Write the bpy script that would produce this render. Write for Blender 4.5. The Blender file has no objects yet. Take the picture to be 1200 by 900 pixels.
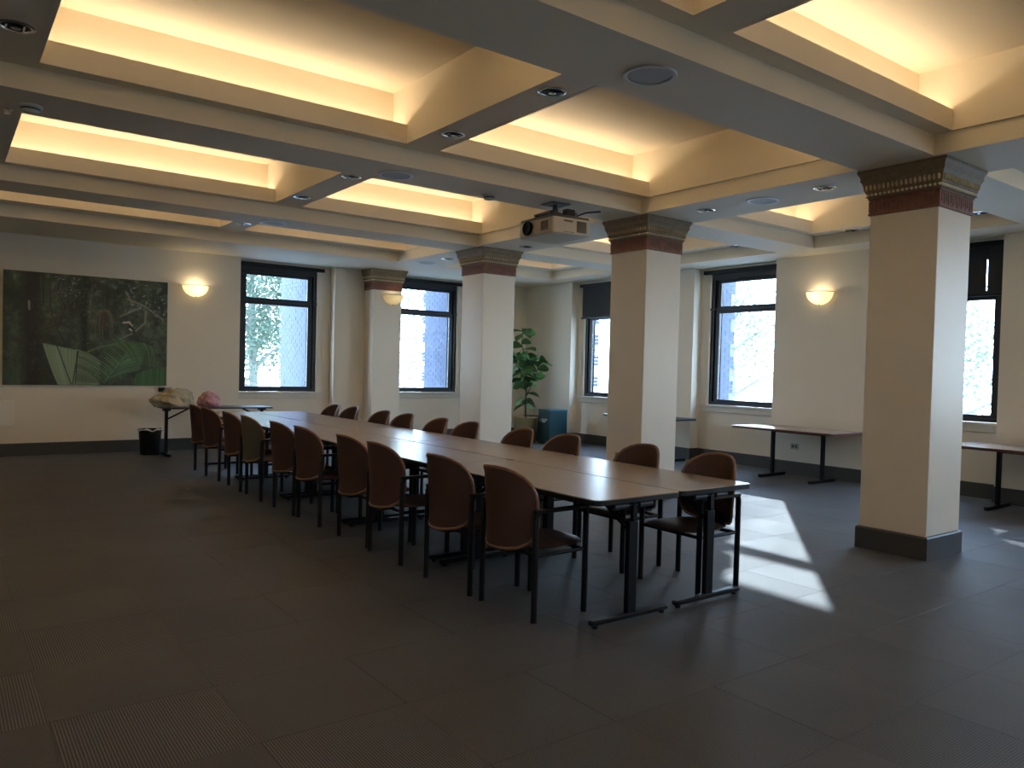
import bpy, bmesh, math, random
import numpy as np
from mathutils import Vector, Matrix
random.seed(7)
rng = np.random.RandomState(11)
S = bpy.context.scene
COL = S.collection
PI = math.pi

# ------------------------------------------------------------------ camera
cam_d = bpy.data.cameras.new('camera'); cam = bpy.data.objects.new('camera', cam_d); COL.objects.link(cam)
FPX, YAW, PITCH, ROLL, PCX, PCY = 908.36, 0.65037, -0.024656, 0.025852, 617.72, 454.30
_F = Vector((math.sin(YAW)*math.cos(PITCH), math.cos(YAW)*math.cos(PITCH), math.sin(PITCH)))
_R0 = Vector((math.cos(YAW), -math.sin(YAW), 0)); _U0 = _R0.cross(_F)
_R = math.cos(ROLL)*_R0 + math.sin(ROLL)*_U0; _U = -math.sin(ROLL)*_R0 + math.cos(ROLL)*_U0
M = Matrix.Identity(4)
for i in range(3):
    M[i][0] = _R[i]; M[i][1] = _U[i]; M[i][2] = -_F[i]
M[2][3] = 1.5
cam.matrix_world = M
cam_d.sensor_fit = 'HORIZONTAL'; cam_d.sensor_width = 36; cam_d.lens = FPX/1200*36
cam_d.shift_x = (600-PCX)/1200; cam_d.shift_y = (PCY-450)/1200
cam_d.clip_end = 400; cam_d.clip_start = 0.05
S.camera = cam

# ------------------------------------------------------------------ light & exposure
EXPOSURE = 0.85
S.view_settings.view_transform = 'Standard'; S.view_settings.look = 'None'
S.view_settings.gamma = 1; S.view_settings.exposure = EXPOSURE; S.view_settings.use_curve_mapping = False
SKY_STRENGTH = 8.2
SUN_STRENGTH = 2.3
COVE_POWER = 5.0
S.cycles.diffuse_bounces = 8; S.cycles.max_bounces = 12; S.cycles.transparent_max_bounces = 16
world = bpy.data.worlds.new('sky'); S.world = world; world.use_nodes = True
nt = world.node_tree; nt.nodes.clear()
wo = nt.nodes.new('ShaderNodeOutputWorld'); bg = nt.nodes.new('ShaderNodeBackground')
tc = nt.nodes.new('ShaderNodeTexCoord'); sx = nt.nodes.new('ShaderNodeSeparateXYZ'); cr = nt.nodes.new('ShaderNodeValToRGB')
nt.links.new(tc.outputs['Generated'], sx.inputs[0]); nt.links.new(sx.outputs['Z'], cr.inputs[0])
cr.color_ramp.elements[0].position = 0.0; cr.color_ramp.elements[0].color = (0.70, 0.85, 1.0, 1)
cr.color_ramp.elements[1].position = 0.7; cr.color_ramp.elements[1].color = (0.42, 0.62, 1.0, 1)
nt.links.new(cr.outputs[0], bg.inputs['Color']); bg.inputs['Strength'].default_value = SKY_STRENGTH
nt.links.new(bg.outputs[0], wo.inputs['Surface'])
sun_d = bpy.data.lights.new('sun', 'SUN'); sun = bpy.data.objects.new('sun', sun_d); COL.objects.link(sun)
sun_d.energy = SUN_STRENGTH; sun_d.angle = math.radians(0.6); sun_d.color = (0.88, 0.94, 1.0)
sun.location = (30, 24, 16)
sun.rotation_euler = Vector((-1, -0.79, -0.495)).to_track_quat('-Z', 'Y').to_euler()

# ------------------------------------------------------------------ node helpers
def mat(name, col=(0.5, 0.5, 0.5), rough=0.5, metal=0.0, spec=0.5, noise=0.0, nscale=20, bump=0.0, bscale=60, **kw):
    m = bpy.data.materials.new(name); m.use_nodes = True
    n = m.node_tree; b = n.nodes['Principled BSDF']
    b.inputs['Base Color'].default_value = (*col, 1); b.inputs['Roughness'].default_value = rough
    b.inputs['Metallic'].default_value = metal; b.inputs['Specular IOR Level'].default_value = spec
    tcn = n.nodes.new('ShaderNodeTexCoord')
    nz = n.nodes.new('ShaderNodeTexNoise'); nz.inputs['Scale'].default_value = nscale; nz.inputs['Detail'].default_value = 3
    n.links.new(tcn.outputs['Object'], nz.inputs['Vector'])
    mx = n.nodes.new('ShaderNodeMix'); mx.data_type = 'RGBA'
    d = noise if noise else 0.04
    mx.inputs[6].default_value = (*[max(0, c*(1-d)) for c in col], 1)
    mx.inputs[7].default_value = (*[min(1, c*(1+d)) for c in col], 1)
    n.links.new(nz.outputs['Fac'], mx.inputs[0]); n.links.new(mx.outputs[2], b.inputs['Base Color'])
    if bump:
        n2 = n.nodes.new('ShaderNodeTexNoise'); n2.inputs['Scale'].default_value = bscale; n2.inputs['Detail'].default_value = 3
        n.links.new(tcn.outputs['Object'], n2.inputs['Vector'])
        bp = n.nodes.new('ShaderNodeBump'); bp.inputs['Strength'].default_value = bump; bp.inputs['Distance'].default_value = 0.004
        n.links.new(n2.outputs['Fac'], bp.inputs['Height']); n.links.new(bp.outputs[0], b.inputs['Normal'])
    if kw.get('emit'):
        b.inputs['Emission Color'].default_value = (*kw['emit'], 1); b.inputs['Emission Strength'].default_value = kw.get('estr', 1)
    return m

WALL = (0.80, 0.73, 0.61)
m_wall = mat('wall_paint', WALL, 0.65, noise=0.03, nscale=3, bump=0.08, bscale=90)
m_ceil = mat('ceiling_paint', (0.80, 0.73, 0.58), 0.7, noise=0.03, nscale=2, bump=0.05)
m_cove = mat('coffer_paint', (0.80, 0.72, 0.58), 0.7, noise=0.03, nscale=2)
m_col = mat('column_paint', (0.78, 0.71, 0.59), 0.45, noise=0.03, nscale=3, bump=0.05)
m_base = mat('baseboard_rubber', (0.055, 0.055, 0.052), 0.45, noise=0.1)
m_black = mat('black_metal', (0.007, 0.007, 0.008), 0.38, 0.0, 0.3)
m_frame = mat('window_frame_black', (0.012, 0.014, 0.02), 0.4)
m_gun = mat('gunmetal', (0.09, 0.095, 0.10), 0.4, 0.6)
m_lam = mat('taupe_laminate', (0.36, 0.29, 0.235), 0.27, 0, 0.5, noise=0.05, nscale=8)
m_edge = mat('black_edge_band', (0.015, 0.014, 0.013), 0.35)
m_brown = mat('brown_upholstery', (0.062, 0.027, 0.019), 0.55, noise=0.15, nscale=30, bump=0.3, bscale=400)
m_olive = mat('olive_grey_upholstery', (0.10, 0.095, 0.07), 0.6, noise=0.12, nscale=30, bump=0.3, bscale=400)
m_pipe = mat('tan_edge_piping', (0.24, 0.13, 0.075), 0.4)
m_seat = mat('dark_brown_seat', (0.07, 0.042, 0.03), 0.38, noise=0.15, nscale=20, bump=0.2, bscale=300)
m_frieze = mat('red_brown_frieze', (0.23, 0.10, 0.065), 0.6, noise=0.5, nscale=22, bump=0.6, bscale=50)
m_bronze = mat('bronze_capital', (0.24, 0.18, 0.105), 0.6, 0.0, 0.3, noise=0.4, nscale=20, bump=0.5, bscale=60)
m_gold = mat('gilded_beads', (0.95, 0.85, 0.60), 0.35, 0.0)
m_gold2 = mat('gilded_leaf_tips', (0.62, 0.50, 0.30), 0.45, 0.0, noise=0.5, nscale=60)
m_white = mat('white_plastic', (0.70, 0.70, 0.67), 0.4)
m_grille = mat('speaker_grille', (0.42, 0.42, 0.42), 0.6, bump=0.8, bscale=300)
m_chrome = mat('chrome_reflector', (0.75, 0.75, 0.72), 0.15, 1.0)
m_dark = mat('recess_shadow_black', (0.01, 0.01, 0.01), 0.6)  # black standing in for the shade inside a downlight
m_sill = mat('sill_paint', (0.68, 0.64, 0.55), 0.4)
m_blind = mat('charcoal_blind_cloth', (0.035, 0.037, 0.042), 0.8, bump=0.2, bscale=300)
m_blindb = mat('black_blind_slats', (0.008, 0.008, 0.01), 0.6)
m_brass = mat('brass_pot', (0.80, 0.62, 0.30), 0.3, 1.0, noise=0.1)
m_soil = mat('potting_soil', (0.03, 0.02, 0.012), 0.9, bump=0.8)
m_leaf = mat('fig_leaf', (0.06, 0.15, 0.04), 0.4, noise=0.45, nscale=7, bump=0.3, bscale=20)
m_stem = mat('fig_stem', (0.06, 0.045, 0.03), 0.8)
m_teal = mat('teal_board', (0.014, 0.058, 0.07), 0.45, noise=0.08)
m_tealtop = mat('teal_board_edge', (0.02, 0.10, 0.12), 0.45)
m_label = mat('white_print', (0.8, 0.8, 0.8), 0.5)
m_proj = mat('projector_shell', (0.58, 0.52, 0.42), 0.4)
m_projd = mat('projector_vents', (0.10, 0.09, 0.075), 0.5)
m_bagb = mat('beige_sheet_in_bag', (0.50, 0.43, 0.30), 0.25, noise=0.4, nscale=12, bump=1.0, bscale=18)
m_bagp = mat('pink_cloth_in_bag', (0.52, 0.27, 0.29), 0.3, noise=0.35, nscale=9, bump=1.0, bscale=22)
m_bagc = mat('clear_bag_film', (0.75, 0.75, 0.76), 0.15, noise=0.1, bump=1.0, bscale=22)
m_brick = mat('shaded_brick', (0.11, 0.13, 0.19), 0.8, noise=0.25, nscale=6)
m_stone = mat('street_paving', (0.35, 0.35, 0.34), 0.9, noise=0.1)
m_treeleaf = mat('street_tree_leaf', (0.13, 0.18, 0.13), 0.6, noise=0.4, nscale=2)
def _leafy():
    n = m_treeleaf.node_tree; b = n.nodes['Principled BSDF']; o = n.nodes['Material Output']
    t = n.nodes.new('ShaderNodeBsdfTranslucent'); t.inputs['Color'].default_value = (0.18, 0.25, 0.16, 1)
    x = n.nodes.new('ShaderNodeMixShader'); x.inputs[0].default_value = 0.5
    n.links.new(b.outputs[0], x.inputs[1]); n.links.new(t.outputs[0], x.inputs[2]); n.links.new(x.outputs[0], o.inputs['Surface'])
_leafy()
m_bark = mat('street_tree_bark', (0.26, 0.24, 0.22), 0.9)
m_redwood = mat('red_brown_edge', (0.11, 0.035, 0.022), 0.4)
m_side = mat('walnut_laminate', (0.34, 0.25, 0.19), 0.22, noise=0.08)
m_plate = mat('outlet_plate', (0.45, 0.42, 0.35), 0.4)

def glass_mat():
    m = bpy.data.materials.new('window_glass'); m.use_nodes = True; n = m.node_tree; n.nodes.clear()
    o = n.nodes.new('ShaderNodeOutputMaterial'); t = n.nodes.new('ShaderNodeBsdfTransparent'); g = n.nodes.new('ShaderNodeBsdfGlossy')
    g.inputs['Roughness'].default_value = 0.02; lw = n.nodes.new('ShaderNodeLayerWeight'); lw.inputs['Blend'].default_value = 0.5; pw_ = n.nodes.new('ShaderNodeMath'); pw_.operation = 'POWER'; pw_.inputs[1].default_value = 5; n.links.new(lw.outputs['Facing'], pw_.inputs[0]); f = n.nodes.new('ShaderNodeMath'); f.operation = 'MULTIPLY_ADD'; f.inputs[1].default_value = 0.9; f.inputs[2].default_value = 0.04; n.links.new(pw_.outputs[0], f.inputs[0])
    t.inputs['Color'].default_value = (0.9, 0.95, 0.97, 1)
    x = n.nodes.new('ShaderNodeMixShader'); n.links.new(f.outputs[0], x.inputs[0]); n.links.new(t.outputs[0], x.inputs[1]); n.links.new(g.outputs[0], x.inputs[2])
    n.links.new(x.outputs[0], o.inputs['Surface']); return m
m_glass = glass_mat()
def shade_mat(name, e):
    m = bpy.data.materials.new(name); m.use_nodes = True; n = m.node_tree; n.nodes.clear()
    o = n.nodes.new('ShaderNodeOutputMaterial'); d = n.nodes.new('ShaderNodeBsdfDiffuse'); d.inputs['Color'].default_value = (0.8, 0.76, 0.66, 1)
    t = n.nodes.new('ShaderNodeBsdfTranslucent'); t.inputs['Color'].default_value = (0.85, 0.75, 0.5, 1)
    x = n.nodes.new('ShaderNodeMixShader'); x.inputs[0].default_value = 0.5
    em = n.nodes.new('ShaderNodeEmission'); em.inputs['Color'].default_value = (1.0, 0.80, 0.45, 1); em.inputs['Strength'].default_value = e
    a = n.nodes.new('ShaderNodeAddShader')
    n.links.new(d.outputs[0], x.inputs[1]); n.links.new(t.outputs[0], x.inputs[2]); n.links.new(x.outputs[0], a.inputs[0]); n.links.new(em.outputs[0], a.inputs[1])
    n.links.new(a.outputs[0], o.inputs['Surface']); return m
m_shade_lit = shade_mat('lit_sconce_glass', 0.22)
m_shade_dim = shade_mat('dim_sconce_glass', 0.03)

TILE = 0.65; TX0 = 0.37; TY0 = 4.965-TILE*10
def carpet_mat():
    m = bpy.data.materials.new('corded_carpet'); m.use_nodes = True; n = m.node_tree; b = n.nodes['Principled BSDF']
    L = n.links.new
    def math_(op, a, bb=None, c=None):
        x = n.nodes.new('ShaderNodeMath'); x.operation = op
        for i, v in enumerate((a, bb, c)):
            if v is None: continue
            if isinstance(v, (int, float)): x.inputs[i].default_value = v
            else: L(v, x.inputs[i])
        return x.outputs[0]
    g = n.nodes.new('ShaderNodeNewGeometry'); s = n.nodes.new('ShaderNodeSeparateXYZ'); L(g.outputs['Position'], s.inputs[0])
    X, Y = s.outputs['X'], s.outputs['Y']
    ix = math_('FLOOR', math_('DIVIDE', math_('SUBTRACT', X, TX0), TILE)); iy = math_('FLOOR', math_('DIVIDE', math_('SUBTRACT', Y, TY0), TILE))
    par = math_('FLOORED_MODULO', math_('ADD', ix, iy), 2.0)          # 0 / 1 quarter-turned tiles
    PER = 0.0118
    a = math_('MULTIPLY', math_('SINE', math_('MULTIPLY', X, 2*PI/PER)), 1.0)
    c = math_('MULTIPLY', math_('SINE', math_('MULTIPLY', Y, 2*PI/PER)), 1.0)
    # cords along Y on par 1 (pearls across), along X on par 0
    s1 = math_('ADD', math_('MULTIPLY', a, 0.85), math_('MULTIPLY', math_('MULTIPLY', c, a), 0.45))
    s0 = math_('MULTIPLY', c, 0.35)
    mixv = math_('ADD', math_('MULTIPLY', s1, par), math_('MULTIPLY', s0, math_('SUBTRACT', 1.0, par)))
    h = math_('MULTIPLY_ADD', mixv, 0.5, 0.5)
    nz = n.nodes.new('ShaderNodeTexNoise'); nz.inputs['Scale'].default_value = 170; nz.inputs['Detail'].default_value = 2; L(g.outputs['Position'], nz.inputs['Vector'])
    nb = n.nodes.new('ShaderNodeTexNoise'); nb.inputs['Scale'].default_value = 1.3; nb.inputs['Detail'].default_value = 3; L(g.outputs['Position'], nb.inputs['Vector'])
    wn = n.nodes.new('ShaderNodeTexWhiteNoise'); wn.noise_dimensions = '2D'; cb = n.nodes.new('ShaderNodeCombineXYZ'); L(ix, cb.inputs[0]); L(iy, cb.inputs[1]); L(cb.outputs[0], wn.inputs['Vector'])
    f = math_('ADD', math_('MULTIPLY', h, 0.66), math_('MULTIPLY', nz.outputs['Fac'], 0.55))
    f = math_('SUBTRACT', f, 0.12)
    f = math_('ADD', f, math_('MULTIPLY', math_('SUBTRACT', nb.outputs['Fac'], 0.5), 0.25))
    f = math_('ADD', f, math_('MULTIPLY', math_('SUBTRACT', wn.outputs['Value'], 0.5), 0.05))
    r = n.nodes.new('ShaderNodeValToRGB'); L(f, r.inputs[0])
    r.color_ramp.elements[0].position = 0.2; r.color_ramp.elements[0].color = (0.006, 0.0065, 0.008, 1)
    r.color_ramp.elements[1].position = 0.85; r.color_ramp.elements[1].color = (0.135, 0.13, 0.125, 1)
    L(r.outputs[0], b.inputs['Base Color']); b.inputs['Roughness'].default_value = 0.6; b.inputs['Specular IOR Level'].default_value = 0.45; b.inputs['Sheen Weight'].default_value = 0.04; b.inputs['Sheen Roughness'].default_value = 0.5
    bp = n.nodes.new('ShaderNodeBump'); bp.inputs['Strength'].default_value = 0.45; bp.inputs['Distance'].default_value = 0.003; L(f, bp.inputs['Height']); L(bp.outputs[0], b.inputs['Normal'])
    return m
m_carpet = carpet_mat()

# ------------------------------------------------------------------ mesh helpers
class MB:
    def __init__(s): s.v = []; s.f = []
    def add(s, vs, fs):
        o = len(s.v); s.v += [tuple(p) for p in vs]; s.f += [tuple(i+o for i in f) for f in fs]; return s
    def box(s, x0, x1, y0, y1, z0, z1):
        return s.add([(x0,y0,z0),(x1,y0,z0),(x1,y1,z0),(x0,y1,z0),(x0,y0,z1),(x1,y0,z1),(x1,y1,z1),(x0,y1,z1)],
                     [(0,3,2,1),(4,5,6,7),(0,1,5,4),(1,2,6,5),(2,3,7,6),(3,0,4,7)])
    def cyl(s, p0, p1, r, n=10, r2=None):
        p0 = Vector(p0); p1 = Vector(p1); d = (p1-p0).normalized(); a = d.orthogonal().normalized(); b = d.cross(a); r2 = r if r2 is None else r2
        vs = [p0+(a*math.cos(t)+b*math.sin(t))*r for t in [2*PI*i/n for i in range(n)]]+[p1+(a*math.cos(t)+b*math.sin(t))*r2 for t in [2*PI*i/n for i in range(n)]]
        fs = [(i, (i+1) % n, n+(i+1) % n, n+i) for i in range(n)]+[tuple(range(n-1, -1, -1)), tuple(range(n, 2*n))]
        return s.add(vs, fs)
    def tube(s, pts, r, n=8, closed=False):
        pts = [Vector(p) for p in pts]; k = len(pts); vs = []; prev = None
        for i, p in enumerate(pts):
            if closed: d = pts[(i+1) % k]-pts[i-1]
            else: d = pts[min(i+1, k-1)]-pts[max(i-1, 0)]
            d.normalize()
            a = d.orthogonal() if prev is None else prev-d*prev.dot(d)
            a.normalize(); prev = a; b = d.cross(a); rr = r[i] if isinstance(r, (list, tuple)) else r
            vs += [p+(a*math.cos(2*PI*j/n)+b*math.sin(2*PI*j/n))*rr for j in range(n)]
        fs = []
        for i in range(k if closed else k-1):
            i2 = (i+1) % k
            fs += [(i*n+j, i*n+(j+1) % n, i2*n+(j+1) % n, i2*n+j) for j in range(n)]
        if not closed: fs += [tuple(range(n-1, -1, -1)), tuple(range((k-1)*n, k*n))]
        return s.add(vs, fs)
    def lathe(s, prof, c=(0, 0, 0), n=24, a0=0, a1=2*PI):
        full = abs(a1-a0-2*PI) < 1e-6; m = n if full else n+1; vs = []
        for r, z in prof:
            vs += [(c[0]+r*math.cos(a0+(a1-a0)*i/n), c[1]+r*math.sin(a0+(a1-a0)*i/n), c[2]+z) for i in range(m)]
        fs = []
        for k in range(len(prof)-1):
            for i in range(n): fs.append((k*m+i, k*m+(i+1) % m, (k+1)*m+(i+1) % m, (k+1)*m+i))
        return s.add(vs, fs)
    def sph(s, c, rx, ry, rz, n=6, m=4):
        vs = [(c[0], c[1], c[2]-rz)]; fs = []
        for k in range(1, m):
            t = -PI/2+PI*k/m
            vs += [(c[0]+rx*math.cos(t)*math.cos(2*PI*i/n), c[1]+ry*math.cos(t)*math.sin(2*PI*i/n), c[2]+rz*math.sin(t)) for i in range(n)]
        vs.append((c[0], c[1], c[2]+rz)); e = len(vs)-1
        fs += [(0, 1+(i+1) % n, 1+i) for i in range(n)]
        for k in range(m-2):
            a = 1+k*n; fs += [(a+i, a+(i+1) % n, a+n+(i+1) % n, a+n+i) for i in range(n)]
        a = 1+(m-2)*n; fs += [(a+i, a+(i+1) % n, e) for i in range(n)]
        return s.add(vs, fs)
    def squares(s, prof, cx, cy):                       # square section swept up: (half_x, half_y, z)
        vs = []; fs = []
        for hx, hy, z in prof: vs += [(cx-hx,cy-hy,z),(cx+hx,cy-hy,z),(cx+hx,cy+hy,z),(cx-hx,cy+hy,z)]
        for k in range(len(prof)-1): fs += [(k*4+i, k*4+(i+1) % 4, k*4+4+(i+1) % 4, k*4+4+i) for i in range(4)]
        e = (len(prof)-1)*4; fs += [(3,2,1,0), (e,e+1,e+2,e+3)]
        return s.add(vs, fs)
    def rrect(s, x0, x1, y0, y1, z0, z1, r, n=6, ch=0.0):   # slab with rounded plan corners
        def ring(ins, z):
            o = []; rr = max(r-ins, 0.002)
            for cx, cy, a in ((x1-r, y1-r, 0), (x0+r, y1-r, PI/2), (x0+r, y0+r, PI), (x1-r, y0+r, 1.5*PI)):
                o += [(cx+rr*math.cos(a+PI/2*i/n), cy+rr*math.sin(a+PI/2*i/n), z) for i in range(n+1)]
            return o
        rings = [ring(ch, z0), ring(0, z0+ch), ring(0, z1-ch), ring(ch, z1)] if ch else [ring(0, z0), ring(0, z1)]
        k = len(rings[0]); vs = sum(rings, []); fs = []
        for j in range(len(rings)-1): fs += [(j*k+i, j*k+(i+1) % k, (j+1)*k+(i+1) % k, (j+1)*k+i) for i in range(k)]
        fs += [tuple(range(k-1, -1, -1)), tuple(range((len(rings)-1)*k, len(rings)*k))]
        return s.add(vs, fs)
    def mesh(s, name, m, smooth=False):
        me = bpy.data.meshes.new(name); me.from_pydata(s.v, [], s.f); me.validate(); me.materials.append(m)
        bm = bmesh.new(); bm.from_mesh(me); bmesh.ops.recalc_face_normals(bm, faces=bm.faces); bm.to_mesh(me); bm.free()
        if smooth:
            me.polygons.foreach_set('use_smooth', [True]*len(me.polygons))
            me.set_sharp_from_angle(angle=math.radians(40))
        return me
    def build(s, name, m, parent=None, smooth=False, bevel=0.0, kind=None):
        me = s.mesh(name, m, smooth or bevel > 0)
        if bevel:
            bm = bmesh.new(); bm.from_mesh(me); bmesh.ops.remove_doubles(bm, verts=bm.verts, dist=1e-6)
            ed = [e for e in bm.edges if len(e.link_faces) == 2 and e.calc_face_angle(0) > 0.6]
            bmesh.ops.bevel(bm, geom=ed, offset=bevel, segments=2, affect='EDGES', profile=0.5, clamp_overlap=True)
            bm.to_mesh(me); bm.free()
        o = bpy.data.objects.new(name, me); COL.objects.link(o)
        if parent: o.parent = parent
        if kind: o['kind'] = kind
        return o
def tag(o, label, cat, group=None):
    o['label'] = label; o['category'] = cat
    if group: o['group'] = group
    return o
def thing(name, label, cat, loc=(0, 0, 0), rz=0, group=None):
    o = bpy.data.objects.new(name, None); COL.objects.link(o); o.location = loc; o.rotation_euler = (0, 0, rz); o.empty_display_size = 0.1
    return tag(o, label, cat, group)
def copy_tree(o, parent=None):
    c = o.copy(); COL.objects.link(c)
    if parent: c.parent = parent
    for ch in list(o.children): copy_tree(ch, c)
    return c
def struct(name, b, m, **k):
    o = b.build(name, m, **k); o['kind'] = 'structure'; return o

# ------------------------------------------------------------------ room constants
YW, YB = 13.76, 13.96           # back wall pier face / window bay face
XW, XB = 10.4, 10.6             # right wall pier face / window bay face
XL, YF = -6.0, -4.2
H0, H1, H2, H3 = 3.30, 3.464, 3.626, 3.985
ZS, ZT = 0.965, 3.24            # window opening

# ------------------------------------------------------------------ floor
fl = MB().box(XL-0.3, XB+0.1, YF-0.3, YB+0.1, -0.2, -0.006)
floor = struct('floor', fl, m_carpet)
tb = MB()
hx = TILE/2-0.0004
tb.squares([(hx, hx, -0.006), (hx, hx, -0.001), (hx-0.0012, hx-0.0012, 0.0)], 0, 0)
tile_me = tb.mesh('carpet_tile', m_carpet)
tiles = []
for i in range(-4, 16):
    for j in range(0, 22):
        cx = TX0+TILE*(i+0.5); cy = TY0+TILE*(j+0.5)
        if cx+TILE/2 > XW or cy+TILE/2 > YW: continue
        q = Vector((cx, cy, -1.5)); w = q.dot(_F)
        if w < 0.9: continue
        px = PCX+FPX*q.dot(_R)/w; py = PCY-FPX*q.dot(_U)/w; mrg = 450/w+20
        if -mrg < px < 1200+mrg and py < 900+mrg: tiles.append((math.hypot(cx, cy), cx, cy))
tiles.sort()
for d, cx, cy in tiles[:298]:
    o = bpy.data.objects.new('carpet_tile', tile_me); COL.objects.link(o); o.parent = floor; o.location = (cx, cy, 0)
far = MB()
for d, cx, cy in tiles[298:]: far.squares([(hx, hx, -0.006), (hx, hx, -0.001), (hx-0.0012, hx-0.0012, 0.0)], cx, cy)
if len(tiles) > 298: far.build('far_carpet_tiles', m_carpet, floor, kind='stuff')

# ------------------------------------------------------------------ walls
W_R = [(-2.39, -0.75), (0.85, 2.49), (4.09, 5.73), (7.33, 8.97), (10.58, 12.22)]      # bays on the right wall
O_R = [(a+0.03, b-0.19) for a, b in W_R]                                              # window openings
W_B = [(4.17, 5.90), (7.22, 8.95)]
O_B = [(4.20, 5.64), (7.27, 8.72)]
wr = MB(); XO = 10.80
prev = YF-0.3
for (a, b), (c, d) in zip(W_R, O_R):
    wr.box(XW, XO, prev, a, 0, H0); prev = b
    wr.box(XB, XO, a, c, 0, H0); wr.box(XB, XO, d, b, 0, H0); wr.box(XB, XO, c, d, 0, ZS-0.03); wr.box(XB, XO, c, d, ZT, H0)
wr.box(XW, XO, prev, YW, 0, H0)
struct('wall_right', wr, m_wall)
wb = MB(); prev = XL-0.3; YO = 14.28
for (a, b), (c, d) in zip(W_B, O_B):
    wb.box(prev, a, YW, YO, 0, H0); prev = b
    wb.box(a, c, YB, YO, 0, H0); wb.box(d, b, YB, YO, 0, H0); wb.box(c, d, YB, YO, 0, ZS-0.03); wb.box(c, d, YB, YO, ZT, H0)
wb.box(prev, XO, YW, YO, 0, H0)
struct('wall_back', wb, m_wall)
struct('wall_left', MB().box(XL-0.3, XL, YF-0.3, YW, 0, H0), m_wall)
struct('wall_front', MB().box(XL, XW, YF-0.3, YF, 0, H0), m_wall)
# baseboards follow piers and bays
T = 0.018; BH = 0.19
br = MB(); prev = YF
for a, b in W_R:
    br.box(XW-T, XW, prev, a, 0, BH); br.box(XW-T, XB, a, a+T, 0, BH); br.box(XB-T, XB, a+T, b-T, 0, BH); br.box(XW-T, XB, b-T, b, 0, BH); prev = b
br.box(XW-T, XW, prev, YW, 0, BH); struct('baseboard_right', br, m_base)
bb = MB(); prev = XL
for a, b in W_B:
    bb.box(prev, a, YW-T, YW, 0, BH); bb.box(a, a+T, YW-T, YB, 0, BH); bb.box(a+T, b-T, YB-T, YB, 0, BH); bb.box(b-T, b, YW-T, YB, 0, BH); prev = b
bb.box(prev, XW-T, YW-T, YW, 0, BH); struct('baseboard_back', bb, m_base)
struct('baseboard_left', MB().box(XL, XL+T, YF, YW-T, 0, BH), m_base)
struct('baseboard_front', MB().box(XL+T, XW-T, YF, YF+T, 0, BH), m_base)

# ------------------------------------------------------------------ ceiling: beams, ledges, coffers
ceil = struct('ceiling', MB().box(XL-0.3, XO, YF-0.3, YO, H3, H3+0.2), m_ceil)
XBEAM = [(6.37, 7.22)]
YBEAM = [(-3.5, -2.88), (-0.24, 0.38), (3.05, 3.70), (6.32, 6.93), (9.69, 10.31)]
for a, b in YBEAM: MB().box(XL, XW if False else 9.83, a, b, H0, H1+0.01).build('beam', m_ceil, ceil)
for a, b in XBEAM+[(-3.2, -2.4)]: MB().box(a, b, YF, 12.19, H0-0.0008, H1+0.0095).build('beam', m_ceil, ceil)
MB().box(9.83, XO, YF-0.3, YO, H0+0.0006, H1+0.01).build('perimeter_soffit', m_ceil, ceil)
MB().box(XL-0.3, 9.83, 12.19, YO, H0+0.0006, H1+0.01).build('perimeter_soffit', m_ceil, ceil)
MB().box(XL-0.3, XL+0.6, YF-0.3, 12.19, H0+0.0006, H1+0.01).build('perimeter_soffit', m_ceil, ceil)
XO_ = [(-5.2, -3.22), (-2.38, 0.19), (0.527, 3.295), (3.627, 6.352), (7.24, 9.56)]      # coffer openings
YO_ = [(-2.74, -0.38), (0.52, 2.91), (3.84, 6.18), (7.07, 9.55), (10.45, 11.88)]
# ledge plate with holes (level H1)
lp = MB(); yy = YF
for a, b in YO_: lp.box(XL, 10.4, yy, a, H1, H1+0.02); yy = b
lp.box(XL, 10.4, yy, 13.7, H1, H1+0.02)
for a, b in YO_:
    xx = XL
    for c, d in XO_: lp.box(xx, c, a, b, H1, H1+0.02); xx = d
    lp.box(xx, 10.4, a, b, H1, H1+0.02)
lp.build('cross_rib_ledge', m_ceil, ceil)
RC = 0.27
def cove_lamp(parent, x0, x1, y, ang, power):
    ld = bpy.data.lights.new('cove_lamp', 'AREA'); ld.shape = 'RECTANGLE'; ld.size = x1-x0-0.10; ld.size_y = 0.05
    ld.energy = power; ld.color = (1.0, 0.82, 0.58)
    o = bpy.data.objects.new('cove_lamp', ld); COL.objects.link(o); o.parent = parent
    o.location = ((x0+x1)/2, y, H1+0.10); o.rotation_euler = (PI+ang, 0, 0)
    return o
for (y0, y1) in YO_:
    for (x0, x1) in XO_:
        c = MB(); t = 0.025
        c.box(x0, x1, y0-t, y0+0.004, H1-0.002, H2); c.box(x0, x1, y1-0.004, y1+t, H1-0.002, H2)                     # lips
        c.box(x0-t, x0+0.004, y0, y1, H1-0.002, H3); c.box(x1-0.004, x1+t, y0, y1, H1-0.002, H3)
        for ya, yb in ((y0-RC, y0), (y1, y1+RC)): c.box(x0-t, x0+0.004, ya, yb, H1+0.021, H3); c.box(x1-0.004, x1+t, ya, yb, H1+0.021, H3)         # plain end walls
        c.box(x0, x1, y0-RC-t, y0-RC, H1+0.02, H3); c.box(x0, x1, y1+RC, y1+RC+t, H1+0.02, H3)              # lit back walls of the coves
        c.box(x0, x1, y0-RC, y1+RC, H3-0.012, H3+0.001)
        cf = c.build('coffer', m_cove, ceil)
        pw = COVE_POWER*(x1-x0)/2.7
        cove_lamp(cf, x0, x1, y1+0.18, 0.3, pw); cove_lamp(cf, x0, x1, y0-0.18, -0.3, pw)

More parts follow.
